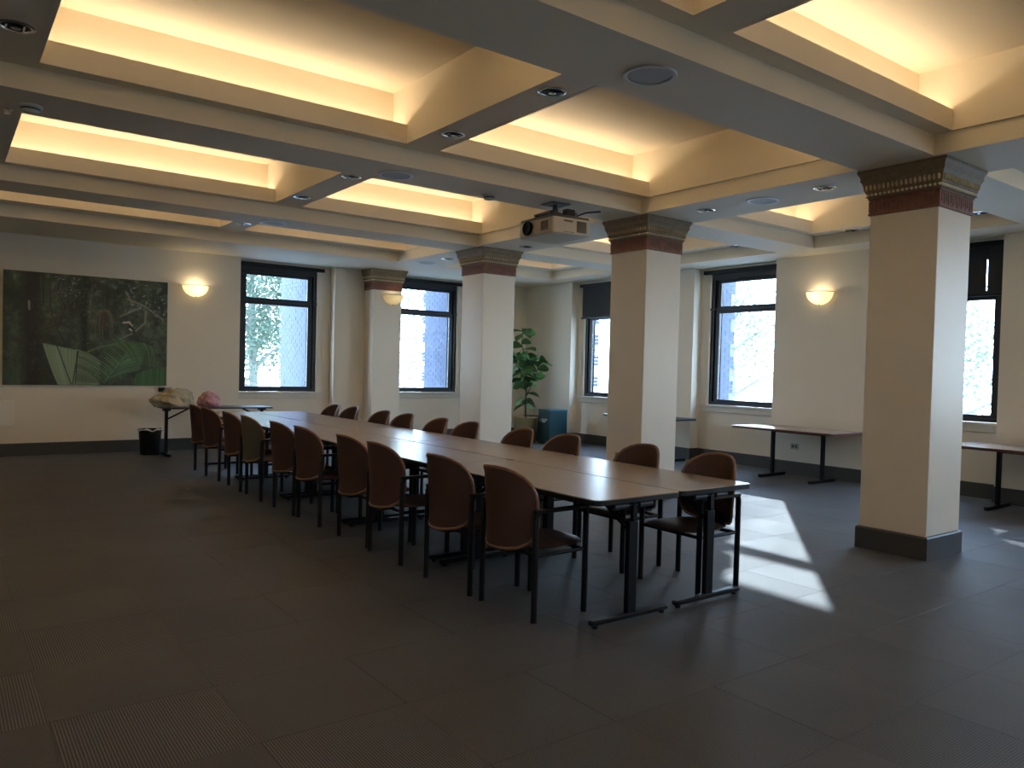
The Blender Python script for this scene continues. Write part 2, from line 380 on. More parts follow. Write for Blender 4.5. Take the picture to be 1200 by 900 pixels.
# ------------------------------------------------------------------ windows
def portal(loc, rot, w, h):
    ld = bpy.data.lights.new('daylight_portal', 'AREA'); ld.shape = 'RECTANGLE'; ld.size = w; ld.size_y = h; ld.cycles.is_portal = True
    o = bpy.data.objects.new('daylight_portal', ld); COL.objects.link(o); o.location = loc; o.rotation_euler = rot
def window(k, u0, u1, face, side):
    # built with its width along u and depth along d; side 'R' -> u=Y, d=+X ; 'B' -> u=X, d=+Y
    def bx(mb, a, b, d0, d1, z0, z1):
        if side == 'R': mb.box(face+d0, face+d1, a, b, z0, z1)
        else: mb.box(a, b, face+d0, face+d1, z0, z1)
    f = MB()
    bx(f, u0, u1, 0.04, 0.16, ZS, ZS+0.05); bx(f, u0, u1, 0.04, 0.16, ZT-0.14, ZT)
    bx(f, u0, u0+0.06, 0.04, 0.16, ZS+0.05, ZT-0.14); bx(f, u1-0.06, u1, 0.04, 0.16, ZS+0.05, ZT-0.14)
    root = f.build('window_%d' % k, m_frame, bevel=0.004); root['kind'] = 'structure'
    zt = 2.60
    s = MB()                                            # lower sash
    bx(s, u0+0.06, u0+0.15, 0.07, 0.13, ZS+0.05, zt); bx(s, u1-0.15, u1-0.06, 0.07, 0.13, ZS+0.05, zt)
    bx(s, u0+0.15, u1-0.15, 0.07, 0.13, zt-0.07, zt); bx(s, u0+0.15, u1-0.15, 0.07, 0.13, ZS+0.05, ZS+0.09)
    s.build('lower_sash', m_frame, root, bevel=0.004)
    s = MB(); bx(s, u0+0.06, u0+0.16, 0.09, 0.15, zt, ZT-0.14); bx(s, u1-0.16, u1-0.06, 0.09, 0.15, zt, ZT-0.14)
    bx(s, u0+0.16, u1-0.16, 0.09, 0.15, zt, zt+0.05); bx(s, u0+0.16, u1-0.16, 0.09, 0.15, ZT-0.19, ZT-0.14)
    s.build('transom_sash', m_frame, root, bevel=0.004)
    g = MB(); bx(g, u0+0.15, u1-0.15, 0.098, 0.104, ZS+0.09, zt-0.07); g.build('pane', m_glass, root)
    g = MB(); bx(g, u0+0.16, u1-0.16, 0.118, 0.124, zt+0.05, ZT-0.19); g.build('pane', m_glass, root)
    sl = MB(); bx(sl, u0-0.03, u1+0.14, -0.05, 0.05, ZS-0.035, ZS-0.001); bx(sl, u0-0.02, u1+0.13, -0.025, -0.001, ZS-0.125, ZS-0.035)
    sl.build('window_sill', m_sill, root, bevel=0.004)
    rl = MB(); bx(rl, u0+0.0, u1+0.12, 0.005, 0.03, zt-0.015, zt+0.012); rl.build('stay_rail', m_frame, root)
    if side == 'R': portal((face+0.2, (u0+u1)/2, (ZS+ZT)/2), (0, PI/2, 0), ZT-ZS, u1-u0)
    else: portal(((u0+u1)/2, face+0.2, (ZS+ZT)/2), (-PI/2, 0, 0), u1-u0, ZT-ZS)
    return root
k = 1
for (a, b) in O_B: window(k, a, b, YB, 'B'); k += 1
for (a, b) in reversed(O_R): window(k, a, b, XB, 'R'); k += 1

def blind(side, face, u0, u1, zbot, label, cloth, drop_name='cloth', gaps=None, group=None):
    def bx(mb, a, b, d0, d1, z0, z1):
        if side == 'R': mb.box(face+d0, face+d1, a, b, z0, z1)
        else: mb.box(a, b, face+d0, face+d1, z0, z1)
    t = thing('roller_blind', label, 'blind', (XB, u1, ZT) if side == 'R' else (u1, YB, ZT), 0, group)
    inv = Vector(t.location)
    def rel(o): o.location = -inv
    c = MB(); bx(c, u0, u1+0.12, -0.055, 0.03, ZT-0.045, ZT+0.02); rel(c.build('cassette', m_black, t, bevel=0.006))
    if zbot < ZT-0.1:
        for g0, g1 in (gaps or [(u0+0.02, u1+0.06)]):
            c = MB(); bx(c, g0, g1, -0.018, -0.014, zbot, ZT-0.04); rel(c.build('blind_cloth', cloth, t))
        c = MB(); bx(c, u0+0.02, u1+0.10, -0.028, -0.004, zbot-0.03, zbot); rel(c.build('bottom_bar', m_black, t))
    ch = MB(); uu = u1+0.09
    p = (lambda z, o: (face-0.03, uu+o, z)) if side == 'R' else (lambda z, o: (uu+o, face-0.03, z))
    ch.cyl(p(ZS+0.1, 0), p(ZT-0.04, 0), 0.003, 5); ch.cyl(p(ZS+0.1, 0.02), p(ZT-0.04, 0.02), 0.003, 5); rel(ch.build('pull_chain', m_white, t))
    return t
blind('B', YB, O_B[0][0], O_B[0][1], 9, 'black roller blind rolled up above the window right of the jungle picture', m_blind)
blind('B', YB, O_B[1][0], O_B[1][1], 9, 'black roller blind rolled up above the back window between two columns', m_blind)
blind('R', XB, O_R[3][0], O_R[3][1], 9, 'black roller blind rolled up above the bright window left of the lit sconce', m_blind)
blind('R', XB, O_R[4][0], O_R[4][1], 2.58, 'charcoal roller blind pulled a third down, window beside the fig plant', m_blind)
blind('R', XB, O_R[2][0], O_R[2][1], 2.60, 'black blind pulled a third down at the right edge, split by a slit of light', m_blindb,
      gaps=[(O_R[2][0]+0.02, 4.335), (4.35, O_R[2][1]+0.05)])

# ------------------------------------------------------------------ outside: brick jambs, street, trees
NJ = [0]
def jamb(side, u, d0, depth, z0, z1):
    mb = MB(); z = z0; i = 0
    while z < z1:
        extra = 0.10 if (i//3) % 2 == 0 else 0.0
        L = depth+extra; off = 0.0 if i % 2 else 0.055; s = 0.0
        while s < L-0.02:
            e = min(s+(0.215 if s or not off else 0.105), L)
            j = random.uniform(0, 0.004)
            if side == 'R': mb.box(d0+s, d0+e-0.01, u-j, u+0.5, z, z+0.064)
            else: mb.box(u-j, u+0.35, d0+s, d0+e-0.008, z, z+0.064)
            s = e
        z += 0.072; i += 1
    # mortar core
    if side == 'R': mb.box(d0, d0+depth-0.012, u+0.002, u+0.5, z0, z1)
    else: mb.box(u+0.002, u+0.35, d0, d0+depth-0.012, z0, z1)
    o = mb.build('exterior_brick_jamb', m_brick, None); o['kind'] = 'structure'; NJ[0] += 1; o.name = 'trim_%d' % NJ[0]
    return o
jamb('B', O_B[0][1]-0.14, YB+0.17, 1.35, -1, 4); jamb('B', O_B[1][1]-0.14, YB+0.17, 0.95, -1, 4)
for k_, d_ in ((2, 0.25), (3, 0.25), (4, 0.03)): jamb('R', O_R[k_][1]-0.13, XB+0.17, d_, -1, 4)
street = MB().box(-30, 60, -40, 70, -5.2, -5.0)
# the street surrounds the building
so = struct('ground', street, m_stone)
def tree(x, y, h, r, n, label, seed):
    rg = np.random.RandomState(seed)
    t = thing('street_tree', label, 'tree', (x, y, -5))
    mb = MB(); mb.tube([(0, 0, 0), (0.1, 0, h*0.35), (-0.05, 0.1, h*0.7), (0, 0, h*0.92)], [0.2, 0.16, 0.1, 0.03], 8)
    for i in range(9):
        a = i*2.4; z = h*(0.42+0.05*i); L = r*(0.8-0.05*i)
        mb.tube([(0, 0, z), (L*0.5*math.cos(a), L*0.5*math.sin(a), z+0.5), (L*math.cos(a), L*math.sin(a), z+0.9)], [0.07, 0.045, 0.015], 5)
    mb.build('trunk', m_bark, t, smooth=True)
    lf = MB()
    for i in range(n):
        u = rg.normal(size=3); u /= np.linalg.norm(u); rr = r*rg.uniform(0.35, 1.0)*(1+0.25*math.sin(5*u[0]+3*u[2]))
        c = Vector((u[0]*rr, u[1]*rr, h*0.72+u[2]*rr*0.95)); a = Vector(rg.normal(size=3)).normalized(); b = a.orthogonal().normalized(); s = rg.uniform(0.05, 0.09)
        lf.add([c-a*s, c+b*s*0.5, c+a*s, c-b*s*0.5+a.cross(b)*s*0.2], [(0, 1, 2, 3)])
    lf.build('foliage', m_treeleaf, t, kind='stuff')
tree(22.5, 17.5, 11.0, 2.4, 3500, 'leafy street tree seen through the bright window left of the lit sconce', 3)
tree(30.5, 24.9, 23.0, 2.3, 4200, 'tall street tree outside whose crown dapples the sun patch', 6)
tree(20.0, 9.2, 10.0, 2.0, 2200, 'leafy street tree seen through the window at the right edge', 5)
tree(8.0, 25.0, 12.0, 3.4, 22000, 'sunlit street tree behind the window right of the jungle picture', 8)
tree(16.6, 25.5, 12.0, 3.4, 14000, 'sunlit street tree behind the back window between two columns', 9)

# ------------------------------------------------------------------ columns
def column(cy, label, y0=None, cx=6.795, h=0.293):
    t = thing('column', label, 'column', (cx, cy, 0))
    hy0 = h; cyl_ = 0.0
    if y0 is not None: hy0 = (YW-y0)/2; cyl_ = (y0+YW)/2-cy
    def sq(prof): return MB().squares([(h+d, hy0+d, z) for d, z in prof], 0, cyl_)
    sq([(0, BH), (0, 2.92)]).build('shaft', m_col, t, bevel=0.006)
    sq([(0.022, 0), (0.022, BH-0.012), (0.012, BH)]).build('plinth', m_base, t)
    cap = sq([(0.004, 2.912), (0.014, 2.916), (0.014, 2.93), (0.006, 2.935), (0.006, 3.045), (0.016, 3.05), (0.016, 3.062), (0.010, 3.066)]).build('capital', m_frieze, t)
    up = sq([(0.012, 3.064), (0.030, 3.07), (0.030, 3.078), (0.020, 3.082), (0.022, 3.10), (0.034, 3.11), (0.036, 3.125), (0.042, 3.15), (0.055, 3.19), (0.066, 3.21), (0.068, 3.222),
             (0.062, 3.226), (0.070, 3.25), (0.082, 3.27), (0.086, 3.275), (0.086, 3.2985)]).build('cornice', m_bronze, cap)
    bd = MB(); eg = MB(); fr = MB()
    for s_ in range(4):
        Ld = (h if s_ % 2 == 0 else hy0); n_ = max(4, int(2*Ld/0.0345))
        for i in range(n_+1):
            u = -Ld-0.015+(2*Ld+0.03)*i/n_
            def P(out, z): return [(u, -hy0-out+cyl_, z), (h+out, u*hy0/max(Ld,1e-6)*(Ld/hy0)+cyl_, z), (u, hy0+out+cyl_, z), (-h-out, u+cyl_, z)][s_]
            c = P(0.028, 3.092); ax = (0.0125, 0.014, 0.0125) if s_ % 2 == 0 else (0.014, 0.0125, 0.0125)
            bd.sph(c, *ax, 6, 4)
            c = P(0.046, 3.15); ax = (0.0115, 0.018, 0.027) if s_ % 2 == 0 else (0.018, 0.0115, 0.027)
            eg.sph(c, *ax, 6, 4)
            if i < n_:
                u2 = u; z0, z1 = 2.945, 3.035
                c = P(0.006, (z0+z1)/2)
                w = 0.009; 
                if s_ % 2 == 0: fr.box(c[0]-w+0.015, c[0]+w+0.015, c[1]-0.006, c[1]+0.006, z0+0.02*(i % 2), z1)
                else: fr.box(c[0]-0.006, c[0]+0.006, c[1]-w+0.015, c[1]+w+0.015, z0+0.02*(i % 2), z1)
    bd.build('bead_course', m_gold, cap, smooth=True)
    eg.build('leaf_course', m_gold2, cap, smooth=True)
    fr.build('frieze_relief', m_frieze, cap)
    return t
colA = column(3.35, 'cream square column with carved capital, nearest the camera at right')
colB = column(6.63, 'cream square column behind the near end of the long table')
colC = column(9.99, 'cream square column directly left of the fig plant')
colD = column(13.55, 'cream half column built against the back wall, carrying a sconce', y0=13.38)

# ------------------------------------------------------------------ chairs
def superdisc(hw, hz, e, nr=7, na=32):
    pts = [(0, 0)]; fs = []
    for k in range(1, nr+1):
        for i in range(na):
            a = 2*PI*i/na; c, s = math.cos(a), math.sin(a)
            ee = e if s < 0 else 2.8
            r = (abs(c)**ee+abs(s)**ee)**(-1/ee)*k/nr
            pts.append((hw*r*c, hz*r*s))
    for i in range(na): fs.append((0, 1+i, 1+(i+1) % na))
    for k in range(nr-1):
        a = 1+k*na
        for i in range(na): fs.append((a+i, a+na+i, a+na+(i+1) % na, a+(i+1) % na))
    return pts, fs
def make_chair(fabric, label):
    t = thing('armchair', label, 'chair')
    # backrest shell (concave toward the sitter, leaning back)
    na = 32; pts, fs = superdisc(0.247, 0.245, 3.8, 7, na)
    def sh(u, w, d):
        z = 0.662+w; x = -0.105-0.085*(z-0.42)+2.5*u*u-0.10*max(0, (0.52-z))**1.0
        return (x+d, u, z)
    th = 0.016; n = len(pts); vs = [sh(u, w, 0) for u, w in pts]; vs2 = []
    for i, (u, w) in enumerate(pts):
        k = 0 if i == 0 else (i-1)//na+1
        vs2.append(sh(u, w, th*(1.5-0.9*(k/7)**3)))
    rim = [(n-na+i, n-na+(i+1) % na, 2*n-na+(i+1) % na, 2*n-na+i) for i in range(na)]
    b = MB().add(vs+vs2, [f[::-1] for f in fs]+[tuple(i+n for i in f) for f in fs]+rim)
    back = b.build('backrest', fabric, t, smooth=True)
    ring = [Vector(v)+Vector((th*0.3, 0, 0)) for v in vs[-na:]]
    MB().tube(ring, 0.0105, 6, closed=True).build('edge_piping', m_pipe, back, smooth=True)
    # seat cushion
    pts, fs = superdisc(0.235, 0.235, 3.2, 6, 32)
    pts = [(p[1], p[0]) for p in pts]
    n = len(pts); top = []; bot = []
    for i, (x, y) in enumerate(pts):
        k = 0 if i == 0 else (i-1)//32+1; e = (k/6)**4
        top.append((0.245-x, y, 0.462-0.030*e-0.010*(1-((x/0.235)**2)))); bot.append((0.245-x*0.97, y*0.97, 0.405+0.012*e))
    rim = [(n-32+i, n-32+(i+1) % 32, 2*n-32+(i+1) % 32, 2*n-32+i) for i in range(32)]
    MB().add(top+bot, fs+[tuple(j+n for j in f[::-1]) for f in fs]+rim).build('seat', m_seat, t, smooth=True)
    for sy in (-1, 1):
        y = 0.268*sy
        MB().tube([(0, y, 0), (0.0, y, 0.62), (0.012, y, 0.648)], 0.0195, 8).build('leg', m_black, t, smooth=True)
        MB().tube([(0.40, y, 0), (0.40, y, 0.62), (0.388, y, 0.648)], 0.0195, 8).build('leg', m_black, t, smooth=True)
        MB().rrect(-0.015, 0.415, y-0.02, y+0.02, 0.645, 0.668, 0.018, 3, 0.004).build('armrest', m_black, t, smooth=True)
    r = MB(); 
    for x in (0.02, 0.385): r.cyl((x, -0.268, 0.392), (x, 0.268, 0.392), 0.012, 8)
    for sy in (-1, 1): r.cyl((0.0, 0.262*sy, 0.392), (0.40, 0.262*sy, 0.392), 0.012, 8)
    r.box(-0.085, 0.03, -0.10, 0.10, 0.392, 0.41); r.box(-0.09, -0.075, -0.08, 0.08, 0.40, 0.50)
    r.build('seat_frame', m_black, t, smooth=True)
    return t
ORD = ['first', 'second', 'third', 'fourth', 'fifth', 'sixth', 'seventh', 'eighth', 'ninth', 'tenth']
proto = make_chair(m_brown, 'x'); proto_g = make_chair(m_olive, 'x')
LEFT = [3.84, 4.50, 5.43, 6.07, 7.03, 7.65, 8.58, 9.30, 10.22, 10.82]
RIGHT = [3.66, 4.38, 5.33, 6.02, 6.95, 7.57, 8.38, 9.00, 9.92, 10.55]
used = False
for i, y in enumerate(LEFT):
    if i == 6: o = proto_g
    elif not used: o = proto; used = True
    else: o = copy_tree(proto)
    o.location = (2.79+random.uniform(-0.015, 0.015), y, 0); o.rotation_euler = (0, 0, math.radians(random.uniform(-2.5, 2.5)))
    if i == 6: o['label'] = 'olive-grey upholstered armchair, the only grey-backed one, carpet side of the long table'
    else: o['label'] = '%s brown armchair from the near end, on the open-carpet side of the long table' % ORD[i]
    o['group'] = 'armchairs along the open-carpet side'
for i, y in enumerate(RIGHT):
    o = copy_tree(proto); o.location = (4.46+random.uniform(-0.015, 0.015), y, 0); o.rotation_euler = (0, 0, PI+math.radians(random.uniform(-3, 3)))
    o['label'] = '%s brown armchair from the near end, on the column side of the long table' % ORD[i]
    o['group'] = 'armchairs along the column side'

# ------------------------------------------------------------------ conference tables
def conf_table(x0, x1, y0, y1, label):
    z = 0.76; t = thing('conference_table', label, 'table', ((x0+x1)/2, (y0+y1)/2, 0), 0, 'tables joined into the long conference table')
    hx, hy = (x1-x0)/2, (y1-y0)/2
    MB().rrect(-hx+0.004, hx-0.004, -hy+0.004, hy-0.004, z-0.004, z, 0.045, 6).build('table_top', m_lam, t)
    MB().rrect(-hx+0.001, hx-0.001, -hy+0.002, hy-0.002, z-0.034, z-0.0035, 0.048, 6, 0.004).build('edge_band', m_edge, t, smooth=True)
    for s in (-1, 1):
        yy = s*(hy-0.075); 
        p = MB(); p.box(-0.036, 0.036, yy-0.018, yy+0.018, 0.045, 0.60); p.box(-0.005, 0.03, yy-0.015, yy+0.015, 0.60, z-0.05)
        p.build('leg_post', m_black, t, bevel=0.004)
        fb = MB(); fb.rrect(-0.325, 0.325, yy-0.026, yy+0.026, 0.018, 0.05, 0.024, 4, 0.008)
        for sx_ in (-1, 1): fb.cyl((sx_*0.28, yy, 0), (sx_*0.28, yy, 0.02), 0.018, 8)
        fb.build('foot_bar', m_black, t, smooth=True)
        for a, b in ((-0.16, -0.05), (0.05, 0.16)): MB().cyl((a, yy, z-0.062), (b, yy, z-0.062), 0.021, 10).build('hinge_barrel', m_gun, t, smooth=True)
        h = MB(); h.cyl((-0.17, yy, z-0.062), (0.17, yy, z-0.062), 0.009, 8); h.box(-0.20, 0.20, yy-0.03, yy+0.03, z-0.042, z-0.034)
        h.build('mounting_plate', m_black, t)
        b = MB(); b.tube([(0, yy, 0.52), (0, yy-s*0.32, z-0.045)], 0.011, 6); b.tube([(0.03, yy, 0.52), (0.03, yy-s*0.32, z-0.045)], 0.008, 6); b.build('brace', m_black, t, smooth=True)
    ap = MB(); ap.box(-hx+0.12, -hx+0.14, -hy+0.2, hy-0.2, z-0.07, z-0.034); ap.box(hx-0.14, hx-0.12, -hy+0.2, hy-0.2, z-0.07, z-0.034); ap.build('under_rail', m_black, t)
YJ = [3.225, 5.06, 6.70, 8.33, 9.93, 11.53]
PL = ['nearest', 'second nearest', 'middle', 'second farthest', 'farthest']
for i in range(5):
    conf_table(2.972, 3.688, YJ[i], YJ[i+1]-0.004, '%s taupe-topped table in the carpet-side run of the long table' % PL[i])
    conf_table(3.696, 4.412, YJ[i]+(0.01 if i == 0 else 0), YJ[i+1]-0.004, '%s taupe-topped table in the column-side run of the long table' % PL[i])

# ------------------------------------------------------------------ side tables by the right wall
def side_table(x0, x1, y0, y1, z, legs, label, top=m_side, edge=m_redwood):
    t = thing('side_table', label, 'table', ((x0+x1)/2, (y0+y1)/2, 0)); cx, cy = (x0+x1)/2, (y0+y1)/2
    hx, hy = (x1-x0)/2, (y1-y0)/2
    MB().rrect(-hx+0.003, hx-0.003, -hy+0.003, hy-0.003, z-0.003, z, 0.06, 6).build('table_top', top, t)
    MB().rrect(-hx, hx, -hy, hy, z-0.034, z-0.003, 0.062, 6, 0.004).build('edge_band', edge, t, smooth=True)
    for ly in legs:
        y = ly-cy
        MB().box(-0.028, 0.028, y-0.022, y+0.022, 0.04, z-0.034).build('leg_post', m_black, t, bevel=0.004)
        MB().rrect(-0.32, 0.32, y-0.027, y+0.027, 0.0, 0.042, 0.025, 4, 0.006).build('foot_bar', m_black, t, smooth=True)
    MB().box(-0.02, 0.02, legs[0]-cy, legs[-1]-cy, z-0.075, z-0.036).build('under_rail', m_black, t)
    return t
side_table(9.50, 10.34, 5.75, 7.42, 0.73, [6.13, 6.95], 'red-brown edged table between the near column and the bright window')
side_table(9.52, 10.34, 2.55, 4.32, 0.73, [3.0, 3.86], 'red-brown edged table cut off by the right edge of the photo')
side_table(9.46, 10.18, 8.62, 10.22, 0.73, [8.84, 10.0], 'thin black table mostly hidden behind the middle column', m_black, m_black)
# folding table with bags against the back wall
t = thing('folding_table', 'thin black folding table standing before the back wall under the jungle picture', 'table', (3.58, 13.0, 0))
MB().rrect(-0.83, 0.83, -0.3, 0.3, 0.735, 0.757, 0.02, 3, 0.003).build('table_top', mat('black_tabletop', (0.05, 0.045, 0.04), 0.35), t)
for s in (-1, 1):
    MB().box(s*0.74-0.022, s*0.74+0.022, -0.022, 0.022, 0.04, 0.735).build('leg_post', m_black, t)
    MB().rrect(s*0.74-0.025, s*0.74+0.025, -0.26, 0.26, 0.0, 0.04, 0.02, 3).build('foot_bar', m_black, t)
    MB().tube([(s*0.74, 0, 0.56), (s*0.42, 0, 0.725)], 0.014, 6).build('brace', m_black, t)
    MB().box(s*0.74-0.05, s*0.74+0.05, -0.06, 0.06, 0.695, 0.735).build('bracket', m_black, t)

def blob(name, c, rx, ry, rz, m, seed, amp=0.18, parent=None, flat=0.15):
    rg = random.Random(seed); bm = bmesh.new(); bmesh.ops.create_icosphere(bm, subdivisions=5, radius=1)
    ph = [(rg.uniform(1.5, 6), rg.uniform(0, 6), Vector((rg.gauss(0, 1), rg.gauss(0, 1), rg.gauss(0, 1))).normalized()) for _ in range(9)]
    for v in bm.verts:
        p = v.co.copy(); d = sum(math.sin(f*2*p.dot(a)+o)/f for f, o, a in ph)*amp*1.3
        crease = sum(abs(math.sin(f*3.1*p.dot(a)+o+1.5*math.sin(3*p.x+o))) for f, o, a in ph[:6])*0.028
        q = p*(1+d-crease); z = q.z
        z = max(z, -flat)
        v.co = Vector((q.x*rx, q.y*ry, (z+flat)*rz))
    me = bpy.data.meshes.new(name); bm.to_mesh(me); bm.free(); me.materials.append(m)
    me.polygons.foreach_set('use_smooth', [True]*len(me.polygons))
    o = bpy.data.objects.new(name, me); COL.objects.link(o); o.location = c
    if parent: o.parent = parent
    return o
tag(blob('plastic_bag', (2.95, 12.98, 0.76), 0.34, 0.24, 0.22, m_bagb, 2, 0.09, None, 0.45), 'clear bag of crumpled beige sheet lying on the left end of the folding table', 'bag')
tag(blob('plastic_bag', (3.47, 12.97, 0.76), 0.19, 0.18, 0.17, m_bagp, 5, 0.09, None, 0.45), 'clear bag of pink and white cloth lying on the folding table', 'bag')

# trash bin
t = thing('trash_bin', 'black round waste bin with a pale liner beside the folding table', 'bin', (2.66, 13.25, 0))
MB().lathe([(0, 0.004), (0.135, 0.0), (0.14, 0.01), (0.165, 0.385), (0.172, 0.39), (0.172, 0.40), (0.160, 0.40), (0.150, 0.20), (0, 0.18)], n=24).build('bin_body', m_black, t, smooth=True)
ln = []
for i in range(28):
    a = 2*PI*i/28; ln.append((0.176*math.cos(a), 0.176*math.sin(a), 0.392+0.012*math.sin(5*a)+0.008*math.sin(9*a)))
MB().tube(ln, [0.012+0.004*math.sin(i*1.7) for i in range(28)], 6, closed=True).build('bin_liner', m_white, t, smooth=True)

# ------------------------------------------------------------------ painting
W_, Hh = 2.235, 1.69; NX, NY = 400, 300
uu, vv = np.meshgrid(np.linspace(0, 1, NX), np.linspace(0, 1, NY)); XX = uu*1.322; YY = vv
def fnoise(sc, seed, octv=4):
    r = np.random.RandomState(seed); out = np.zeros((NY, NX)); amp = 1; tot = 0
    for o in range(octv):
        n = int(sc*2**o)+2; g = r.rand(n+1, int(n*1.33)+2); x = uu*(g.shape[1]-1.001); y = vv*(g.shape[0]-1.001)
        xi = x.astype(int); yi = y.astype(int); fx = x-xi; fy = y-yi
        out += amp*((g[yi, xi]*(1-fx)+g[yi, xi+1]*fx)*(1-fy)+(g[yi+1, xi]*(1-fx)+g[yi+1, xi+1]*fx)*fy); tot += amp; amp *= 0.6
    return out/tot
n1, n2, n3 = fnoise(8, 1, 5), fnoise(22, 2, 4), fnoise(60, 3, 2)
img = np.zeros((NY, NX, 3)); base = np.clip((n1-0.3)*1.6, 0, 1)
img[:] = np.array([0.030, 0.040, 0.026]); img += (base[..., None]*np.array([0.085, 0.11, 0.075]))*(0.35+n2[..., None])
img *= (0.55+0.9*n3[..., None])
img += (np.clip(n2-0.60, 0, 1)*1.6)[..., None]*np.array([0.25, 0.3, 0.26])*np.clip(vv*1.6-0.5, 0, 1)[..., None]
def crop(p): return ((p[0]-25)/1010*1.322, 1-(p[1]-92)/715)          # from measured picture points to canvas
def stroke(pts, w0, w1, colr, al=1.0):
    P = [crop(p) for p in pts]; K = len(P)-1
    for i in range(K):
        ax, ay = P[i]; bx_, by_ = P[i+1]; dx, dy = bx_-ax, by_-ay; L = dx*dx+dy*dy+1e-9
        wm = max(w0, w1)*2
        x0 = int(max(0, (min(ax, bx_)-wm)/1.322*NX)); x1 = int(min(NX, (max(ax, bx_)+wm)/1.322*NX+2)); y0 = int(max(0, (min(ay, by_)-wm)*NY)); y1 = int(min(NY, (max(ay, by_)+wm)*NY+2))
        if x1 <= x0 or y1 <= y0: continue
        X = XX[y0:y1, x0:x1]; Y = YY[y0:y1, x0:x1]
        tt = np.clip(((X-ax)*dx+(Y-ay)*dy)/L, 0, 1); d = np.hypot(X-ax-tt*dx, Y-ay-tt*dy); w = w0+(w1-w0)*(i+tt)/K
        a = (np.clip(1.4-d/w, 0, 1)*al)[..., None]; img[y0:y1, x0:x1] = img[y0:y1, x0:x1]*(1-a)+np.array(colr)*a
def curve(a, b, c, n=10): return [((1-t)**2*a[0]+2*t*(1-t)*b[0]+t*t*c[0], (1-t)**2*a[1]+2*t*(1-t)*b[1]+t*t*c[1]) for t in [i/n for i in range(n+1)]]
def tint(c, k): return [x*k for x in c]
stroke([(195, 90), (185, 400), (200, 810)], 0.075, 0.085, (0.020, 0.018, 0.012), 0.9)
for i in range(90):
    x = random.uniform(130, 250); y = random.uniform(110, 790); stroke([(x, y), (x+random.uniform(-8, 8), y+random.uniform(5, 28))], 0.003, 0.002, tint((0.09, 0.11, 0.07), random.uniform(0.3, 1.1)), 0.7)
stroke([(170, 280), (172, 330)], 0.010, 0.008, (0.30, 0.30, 0.26), 0.8)
stroke([(500, 100), (495, 350), (500, 590)], 0.028, 0.032, (0.016, 0.022, 0.012), 0.92)
for i in range(60):
    x = random.uniform(480, 525); y = random.uniform(110, 560); stroke([(x, y), (x+random.uniform(-14, 14), y+random.uniform(0, 14))], 0.004, 0.002, tint((0.09, 0.13, 0.06), random.uniform(0.4, 1.2)), 0.8)
g1 = (0.13, 0.13, 0.12)
for q in ([(285, 200), (292, 330), (325, 430), (370, 540)], [(475, 210), (420, 270), (375, 310), (335, 420)], [(375, 310), (330, 190), (345, 110)], [(265, 440), (330, 412)], [(390, 110), (395, 260)], [(240, 120), (245, 300)]):
    stroke(q, 0.013, 0.009, (0.03, 0.03, 0.026), 0.9); stroke([(p[0]-3, p[1]) for p in q], 0.004, 0.003, g1, 0.7)
for q in ([(890, 300), (885, 380), (810, 450), (730, 492)], [(850, 280), (790, 310), (720, 345)], [(770, 225), (880, 265), (1010, 355)], [(760, 180), (800, 260)]):
    stroke(q, 0.010, 0.006, (0.20, 0.19, 0.155), 0.85)
stroke([(745, 385), (780, 380), (800, 405)], 0.010, 0.008, (0.42, 0.36, 0.28), 0.9); stroke([(785, 410), (815, 450)], 0.018, 0.012, (0.01, 0.01, 0.01), 0.95); stroke([(785, 425), (800, 438)], 0.008, 0.005, (0.45, 0.45, 0.45), 0.9)
for i in range(70):
    x = random.choice([random.uniform(320, 470), random.uniform(780, 1030)]); y = random.uniform(105, 230 if x < 500 else 330); s = random.uniform(6, 26); a = random.uniform(0, PI)
    stroke([(x, y), (x+s*math.cos(a), y+s*math.sin(a)*0.6)], 0.005, 0.001, tint((0.26, 0.31, 0.32), random.uniform(0.4, 1.2)), 0.8)
for i in range(22):                                                   # hanging spiky plant
    a = random.uniform(-1, 1); stroke(curve((612, 315), (612+a*70, 270+random.uniform(0, 40)), (612+a*random.uniform(60, 85), random.uniform(400, 500))), 0.004, 0.0015, tint((0.19, 0.17, 0.12), random.uniform(0.4, 1.1)), 0.8)
stroke([(615, 330), (620, 440)], 0.018, 0.008, (0.09, 0.035, 0.022), 0.6)
for i in range(12): stroke([(540+i*12, 110), (545+i*11, 300)], 0.003, 0.002, tint((0.15, 0.15, 0.11), random.uniform(0.2, 0.8)), 0.6)
# broad left frond
for i in range(46):
    f = i/45; a = (255+200*f, 545+38*f); c = (345+120*f*0.9, 800); b = (270+175*f, 640)
    stroke(curve(a, b, c), 0.007, 0.008, tint((0.19, 0.245, 0.17), 0.75+0.5*random.random()), 0.75)
for i in range(26):
    y = 580+i*9; stroke(curve((450, y), (520, y+6), (600-0.2*i, min(800, y+70+i*3))), 0.0045, 0.003, tint((0.21, 0.28, 0.19), 0.7+0.5*random.random()), 0.9)
    stroke(curve((455, y+5), (520, y+10), (600, min(802, y+76+i*3))), 0.0025, 0.0025, (0.02, 0.03, 0.02), 0.8)
for i in range(20):                                                   # right side leaflets curving out of the rib
    y = 790-i*13; x = 625+i*9
    stroke(curve((x, y), (x+70, y-60+i*1), (845+i*3, y-85+i*4)), 0.0075, 0.004, tint((0.13, 0.23, 0.14), 0.7+0.6*random.random()), 0.9)
    stroke(curve((x, y+5), (x+70, y-53+i), (845+i*3, y-78+i*4)), 0.003, 0.002, (0.015, 0.03, 0.015), 0.8)
    stroke(curve((x, y), (x-60, y-60), (x-100, y-70-i)), 0.006, 0.003, tint((0.10, 0.19, 0.10), 0.6+0.6*random.random()), 0.85)
